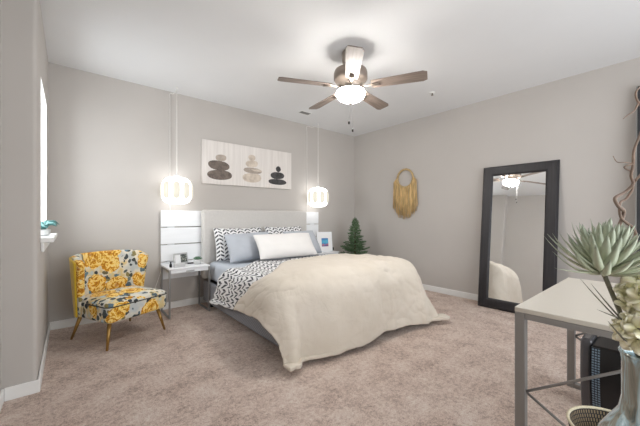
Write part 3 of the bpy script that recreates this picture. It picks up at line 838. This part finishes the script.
# ------------------------------------------------------------------ corner tree
t = thing('artificial_tree', 'small green spruce tree standing in the corner beyond the bed', 'tree', (4.02, -0.47, 0))
bm = NB(); lathe(bm, [(0.10, 0), (0.13, 0.17), (0.135, 0.18), (0.12, 0.18), (0.115, 0.16)], 24); obj('planter', bm, M['pot'], t, smooth=True)
bm = NB(); tube(bm, [(0, 0, 0.15), (0, 0, 0.6), (0, 0, 1.12)], [0.022, 0.014, 0.003], 8); obj('trunk', bm, M['bark'], t, smooth=True)
bm = NB(); rnd = random.Random(11)
def needles(bm, p, q, r0, dens, ln):
    d = q-p; L = d.length; d.normalize(); n = max(3, int(L*dens))
    for i in range(n):
        b = p+d*(L*(i+rnd.random())/n)
        a = Vector((rnd.gauss(0, 1), rnd.gauss(0, 1), rnd.gauss(0, 1))); a = (a-d*a.dot(d)).normalized()
        tip = b+(a*0.75+d*0.75)*ln*rnd.uniform(0.7, 1.15)
        s = d.cross(a)*0.0032
        v = [bm.verts.new(b+s), bm.verts.new(b-s), bm.verts.new(tip)]
        w = bm.verts.new(b+a.cross(s).normalized()*0.002+a*0.004)
        bm.faces.new((v[0], v[1], v[2])); bm.faces.new((v[0], w, v[2])); bm.faces.new((w, v[1], v[2]))
for k in range(150):
    f = (k+0.5)/150; z = 0.22+0.90*f
    rad = 0.285*(1-f)**0.85+0.02
    rad *= rnd.uniform(0.62, 1.22); a = k*2.39996+rnd.uniform(-0.2, 0.2)
    p = Vector((0, 0, z)); q = Vector((math.cos(a)*rad, math.sin(a)*rad, z+rad*rnd.uniform(0.05, 0.40)))
    tube(bm, [p, q], [0.004, 0.0015], 4)
    needles(bm, p+(q-p)*0.15, q, 0, 420, 0.030)
    for s in (-1, 1):
        for m_ in (0.45, 0.7):
            b = p+(q-p)*m_; c = b+Vector((math.cos(a+s*0.7), math.sin(a+s*0.7), 0.2))*rad*0.33
            needles(bm, b, c, 0, 420, 0.026)
needles(bm, Vector((0, 0, 1.02)), Vector((0, 0, 1.14)), 0, 500, 0.03)
obj('foliage', bm, M['green'], t, fix=False)

# ------------------------------------------------------------------ sill plant
t = thing('sill_plant', 'small teal leaved plant in a white pot on the window sill', 'plant', (0.0, -0.72, WZ0+0.006))
bm = NB(); lathe(bm, [(0.03, 0), (0.042, 0.01), (0.045, 0.05), (0.040, 0.052), (0.036, 0.045)], 20); obj('plant_pot', bm, M['pot'], t, smooth=True)
bm = NB()
for k in range(15):
    a = k*2.39996; L = 0.075+0.02*math.sin(k*1.7); h = 0.05+0.03*math.cos(k*2.3)
    d = Vector((math.cos(a), math.sin(a), 0)); b = Vector((0, 0, 0.045))
    tube(bm, [b, b+d*L*0.4+Vector((0, 0, h*0.9)), b+d*L*0.8+Vector((0, 0, h*0.95)), b+d*L*1.15+Vector((0, 0, h*0.55))], [0.006, 0.012, 0.010, 0.001], 6)
obj('leaves', bm, M['teal'], t, smooth=True)

# ------------------------------------------------------------------ desk
DX0, DX1, DY0, DY1, DH = 1.782, 2.84, -4.24, -3.632, 0.742
t = thing('desk', 'white topped desk on grey metal trestle frames at the right', 'desk', ((DX0+DX1)/2, (DY0+DY1)/2, 0))
hx, hy = (DX1-DX0)/2, (DY1-DY0)/2
obj('desk_top', B(-hx, hx, -hy, hy, DH-0.022, DH), M['desktop'], t, bevel=0.003)
L = 0.021
obj('long_rail', B(-hx+2*L, hx-2*L, hy-0.03, hy-0.006, DH-0.05, DH-0.022), M['deskmetal'], t)
obj('long_rail', B(-hx+2*L, hx-2*L, -hy+0.006, -hy+0.03, DH-0.05, DH-0.022), M['deskmetal'], t)
for sx in (-1, 1):
    x0 = sx*(hx-L)-L; x1 = x0+2*L
    obj('floor_bar', B(x0, x1, -hy+0.042, hy-0.042, 0, 0.03), M['deskmetal'], t, bevel=0.003)
    obj('end_rail', B(x0, x1, -hy+0.042, hy-0.042, DH-0.05, DH-0.022), M['deskmetal'], t, bevel=0.003)
    obj('leg', B(x0, x1, hy-0.042, hy, 0, DH-0.022), M['deskmetal'], t, bevel=0.004)
    obj('leg', B(x0, x1, -hy, -hy+0.042, 0, DH-0.022), M['deskmetal'], t, bevel=0.004)
    xm = (x0+x1)/2
    bm = NB(); tube(bm, [(xm, hy-0.042, 0.352), (xm, -hy+0.042, 0.715)], 0.006, 8); obj('brace', bm, M['deskmetal'], t, smooth=True)
    bm = NB(); tube(bm, [(xm, hy-0.042, 0.348), (xm, -hy+0.042, 0.045)], 0.006, 8); obj('brace', bm, M['deskmetal'], t, smooth=True)

# computer tower under the desk
t = thing('computer_tower', 'black tower case with a curved front and perforated strip under the desk', 'computer tower', (2.63, -3.90, 0))
def tower_prof(z):
    # front face bulges towards -x in the middle, leans back at the top
    return -0.085-0.045*math.sin(PI*min(1, z/0.47)*0.85)
def tower(bm, y0, y1, z0, z1, xb, dx=0.0, uv=False, n=16):
    uvl = bm.loops.layers.uv.verify(); rows = []
    for i in range(n+1):
        z = z0+(z1-z0)*i/n
        x = tower_prof(z)-dx
        rows.append([bm.verts.new((x, y0, z)), bm.verts.new((x, y1, z)), bm.verts.new((xb, y1, z)), bm.verts.new((xb, y0, z))])
    for i in range(n):
        for j in range(4):
            q = (rows[i][j], rows[i][(j+1) % 4], rows[i+1][(j+1) % 4], rows[i+1][j]); f = bm.faces.new(q)
            for l, c in zip(f.loops, ((0, i/n), (1, i/n), (1, (i+1)/n), (0, (i+1)/n))): l[uvl].uv = c
    bm.faces.new(rows[0][::-1]); bm.faces.new(rows[-1])
    return bm
obj('case_body', tower(NB(), -0.135, 0.10, 0, 0.415, 0.12), M['black'], t, bevel=0.01)
obj('perforated_strip', tower(NB(), 0.062, 0.10, 0.02, 0.405, 0.10, 0.003), M['grille'], t, label='perforated grey strip', fix=False)
obj('side_shell', tower(NB(), 0.101, 0.155, 0, 0.435, 0.12, -0.025), M['gloss'], t, bevel=0.015, seg=3, label='glossy grey side shell')

# ------------------------------------------------------------------ basket
t = thing('woven_basket', 'round black and cream woven basket on the carpet under the desk', 'basket', (2.085, -3.955, 0)); t.scale = (0.9, 0.9, 1)
bm = NB(); uvl = bm.loops.layers.uv.verify()
lathe(bm, [(0.13, 0), (0.165, 0.05), (0.19, 0.12), (0.203, 0.185), (0.192, 0.185), (0.18, 0.12), (0.155, 0.05), (0.12, 0.012)], 56, uvl=uvl)
obj('basket_body', bm, M['basket'], t, smooth=True)
bm = NB(); tube(bm, [(0.199*math.cos(2*PI*i/48), 0.199*math.sin(2*PI*i/48), 0.187) for i in range(49)], 0.0075, 8); obj('rim', bm, M['basketrim'], t, smooth=True)

# ------------------------------------------------------------------ floor vase and its stems
VX, VY = 1.582, -4.086
t = thing('floor_vase', 'tall glossy streaked silver blue vase at the right border of the photo', 'vase', (VX, VY, 0))
bm = NB(); lathe(bm, [(0.09, 0), (0.12, 0.01), (0.14, 0.12), (0.158, 0.26), (0.155, 0.36), (0.135, 0.445), (0.105, 0.50), (0.085, 0.535), (0.078, 0.58), (0.078, 0.70), (0.083, 0.728), (0.077, 0.728), (0.070, 0.70), (0.068, 0.55), (0.05, 0.3)], 48)
obj('vase_body', bm, M['vase'], t, smooth=True)
bm = NB(); tube(bm, [(0.081*math.cos(2*PI*i/40), 0.081*math.sin(2*PI*i/40), 0.728) for i in range(41)], 0.005, 8); obj('lip', bm, M['vase'], t, smooth=True)

EYE = Vector(cam.location); FW = Vector((0.640, 0.768, 0)); RT = Vector((0.768, -0.640, 0))
def at(px, py, F): return EYE + RT*((px-320)/301*F) + FW*F + Vector((0, 0, (216-py)/301*F))

# big succulent stem
hd = at(603, 272, 1.03)
t = thing('succulent_stem', 'large grey green artificial succulent bloom rising from the vase', 'flower', hd, (R(6), R(-4), 0))
neck = Vector((VX, VY, 0.60))-hd
Minv = Euler((R(6), R(-4), 0)).to_matrix().inverted()
bm = NB(); tube(bm, bez([Minv @ neck, Minv @ (neck*0.66), Minv @ (neck*0.33), Vector((0, 0, 0.0))], 20), 0.007, 8); obj('stem', bm, M['stem'], t, smooth=True)
rnd = random.Random(21)
def fleshy(bm, base, d, nrm, L, w, curl, th, tip=3.2):
    """a thick pointed leaf: lens cross section, curving along nrm"""
    uvl = bm.loops.layers.uv.verify(); side = d.cross(nrm).normalized(); n = 9; rings = []
    for i in range(n+1):
        s = i/n
        wd = w*(0.55+0.45*math.sin(PI*min(1, s*0.85+0.15)))*math.sqrt(max(0, 1-s**tip))+0.0006
        c = base + d*(L*s) + nrm*(curl*L*s*s)
        t_ = th*(1-s*0.7)*(1-s**4)+0.0005
        rings.append([bm.verts.new(c+side*wd), bm.verts.new(c+nrm*t_*0.25), bm.verts.new(c-side*wd), bm.verts.new(c-nrm*t_)])
    for i in range(n):
        for j in range(4):
            f = bm.faces.new((rings[i][j], rings[i][(j+1) % 4], rings[i+1][(j+1) % 4], rings[i+1][j]))
            for l, v in zip(f.loops, (i/n, i/n, (i+1)/n, (i+1)/n)): l[uvl].uv = (0.5, v)
    bm.faces.new(rings[0][::-1]); bm.faces.new(rings[-1])
NL = 84
bm = NB()
for k in range(NL):
    f = k/(NL-1)
    a = k*2.39996
    el = R(-8)+R(90)*f**0.95+rnd.uniform(-0.08, 0.08)
    d = Vector((math.cos(a)*math.cos(el), math.sin(a)*math.cos(el), math.sin(el)))
    up = Vector((-math.cos(a)*math.sin(el), -math.sin(a)*math.sin(el), math.cos(el)))
    L = (0.165-0.030*f)*rnd.uniform(0.88, 1.1); wd = 0.0115+0.004*math.sin(PI*f)
    base = d*0.012+Vector((0, 0, 0.028*f))
    fleshy(bm, base, d, up, L, wd, 0.50*(1-f)**1.2+0.02+rnd.uniform(-.10, .10), 0.010)
for a, el, L in ((R(155), R(2), 0.21), (R(-60), R(-6), 0.17), (R(10), R(-3), 0.18)):
    d = Vector((math.cos(a)*math.cos(el), math.sin(a)*math.cos(el), math.sin(el))); up = Vector((0, 0, 1))
    fleshy(bm, d*0.01, d, up, L, 0.009, 0.10, 0.006)
obj('leaves', bm, M['succulent'], t, smooth=True)
# lower narrow leaves on the stem
bm = NB()
for pa, pb, w in (((627, 327, 0.97), (577, 281, 1.0), 0.009), ((632, 322, 0.95), (596, 311, 0.97), 0.010), ((632, 330, 0.95), (588, 285, 1.02), 0.008), ((630, 345, 0.93), (606, 322, 0.93), 0.008)):
    p = Minv @ (at(*pa)-hd); q = Minv @ (at(*pb)-hd); d = q-p; L = d.length; d.normalize()
    nr = (Vector((0, 0, 1))-d*d.z).normalized()
    fleshy(bm, p, d, nr, L, w, 0.06, 0.004)
obj('stem_leaves', bm, M['stem'], t, smooth=True)

# curly willow branches
def branch(pts, r0, r1, label, twigs=()):
    b0 = Vector((VX, VY, 0.62))
    t = thing('willow_branch', label, 'branch', b0, group='curly branches in the vase')
    P0 = [b0]+[at(*p) for p in pts]
    c = bez([p-b0 for p in P0], 60)
    bm = NB(); k = len(c); tube(bm, c, [r0+(r1-r0)*i/(k-1) for i in range(k)], 7); m_ = obj('stem', bm, M['twig'], t, smooth=True)
    for tw in twigs:
        c = bez([at(*p)-b0 for p in tw], 24); k = len(c)
        bm = NB(); tube(bm, c, [0.0032-0.0020*i/(k-1) for i in range(k)], 6); obj('twig', bm, M['twig'], t, smooth=True)
branch([(634, 318, .96), (641, 290, 1.0), (630, 268, 1.03), (619, 248, 1.05), (619, 228, 1.06), (624, 212, 1.07), (618, 206, 1.05), (615, 198, 1.06), (625, 192, 1.07), (633, 184, 1.06), (631, 176, 1.06), (633, 165, 1.05), (634, 150, 1.05), (641, 132, 1.05), (646, 112, 1.05)], 0.0075, 0.0035,
       'thick twisted willow branch curling up from vase to border', [[(632, 172, 1.06), (624, 167, 1.05), (633, 164, 1.05), (625, 162.5, 1.05), (617, 162, 1.05), (613, 156, 1.04)], [(634, 183, 1.06), (641, 175, 1.05), (648, 170, 1.05)]])
branch([(640, 320, .97), (634, 295, .99), (640, 280, 1.0), (630, 255, 1.02), (636, 240, 1.03), (633, 228, 1.05), (621, 218, 1.06), (620, 203, 1.08), (626, 199, 1.08), (632, 190, 1.07), (634, 182, 1.07), (644, 170, 1.08), (655, 150, 1.08)], 0.006, 0.003,
       'slimmer willow branch coiling round the thick one by the dark panel', [[(633, 230, 1.05), (628, 231, 1.05), (622, 233, 1.05)]])
branch([(645, 320, .98), (650, 260, 1.0), (646, 190, 1.02), (652, 140, 1.03), (645, 112, 1.03), (637, 100, 1.03), (636, 92, 1.03), (641, 86, 1.03)], 0.006, 0.0025,
       'tallest willow branch looping at its tip near the ceiling edge', [[(638, 104, 1.03), (634, 111, 1.03), (628, 115, 1.03), (623, 119, 1.03)]])

# cream flower heads
def bloom(c, r, label, seed):
    t = thing('cream_bloom', label, 'flower', c, group='cream blooms in the vase')
    rnd = random.Random(seed); bm = NB()
    for k in range(95):
        z = 1-2*(k+0.5)/95; a = k*2.39996; s = math.sqrt(1-z*z)
        d = Vector((s*math.cos(a), s*math.sin(a), z)); u = d.orthogonal().normalized()
        u.rotate(Matrix.Rotation(rnd.uniform(0, 6.28), 3, d))
        dd = (d*0.50+u*0.87).normalized(); nn = (d-dd*d.dot(dd)).normalized()
        fleshy(bm, d*r*rnd.uniform(0.66, 0.80)-dd*r*0.1, dd, nn, r*0.52*rnd.uniform(0.8, 1.15), r*0.27, 0.15+rnd.uniform(-.1, .25), 0.002, 6)
    obj('petals', bm, M['petal'], t, smooth=True)
    bm = NB(); tube(bm, [Vector((VX+0.01, VY, 0.60))-c, Vector((0, 0, 0))], 0.004, 6); obj('stem', bm, M['stem'], t)
bloom(at(645, 298, 0.95), 0.068, 'upper cream bloom behind the vase mouth among twigs', 3)
bloom(at(640, 333, 0.93), 0.062, 'lower cream bloom resting on the lip of the vase', 8)
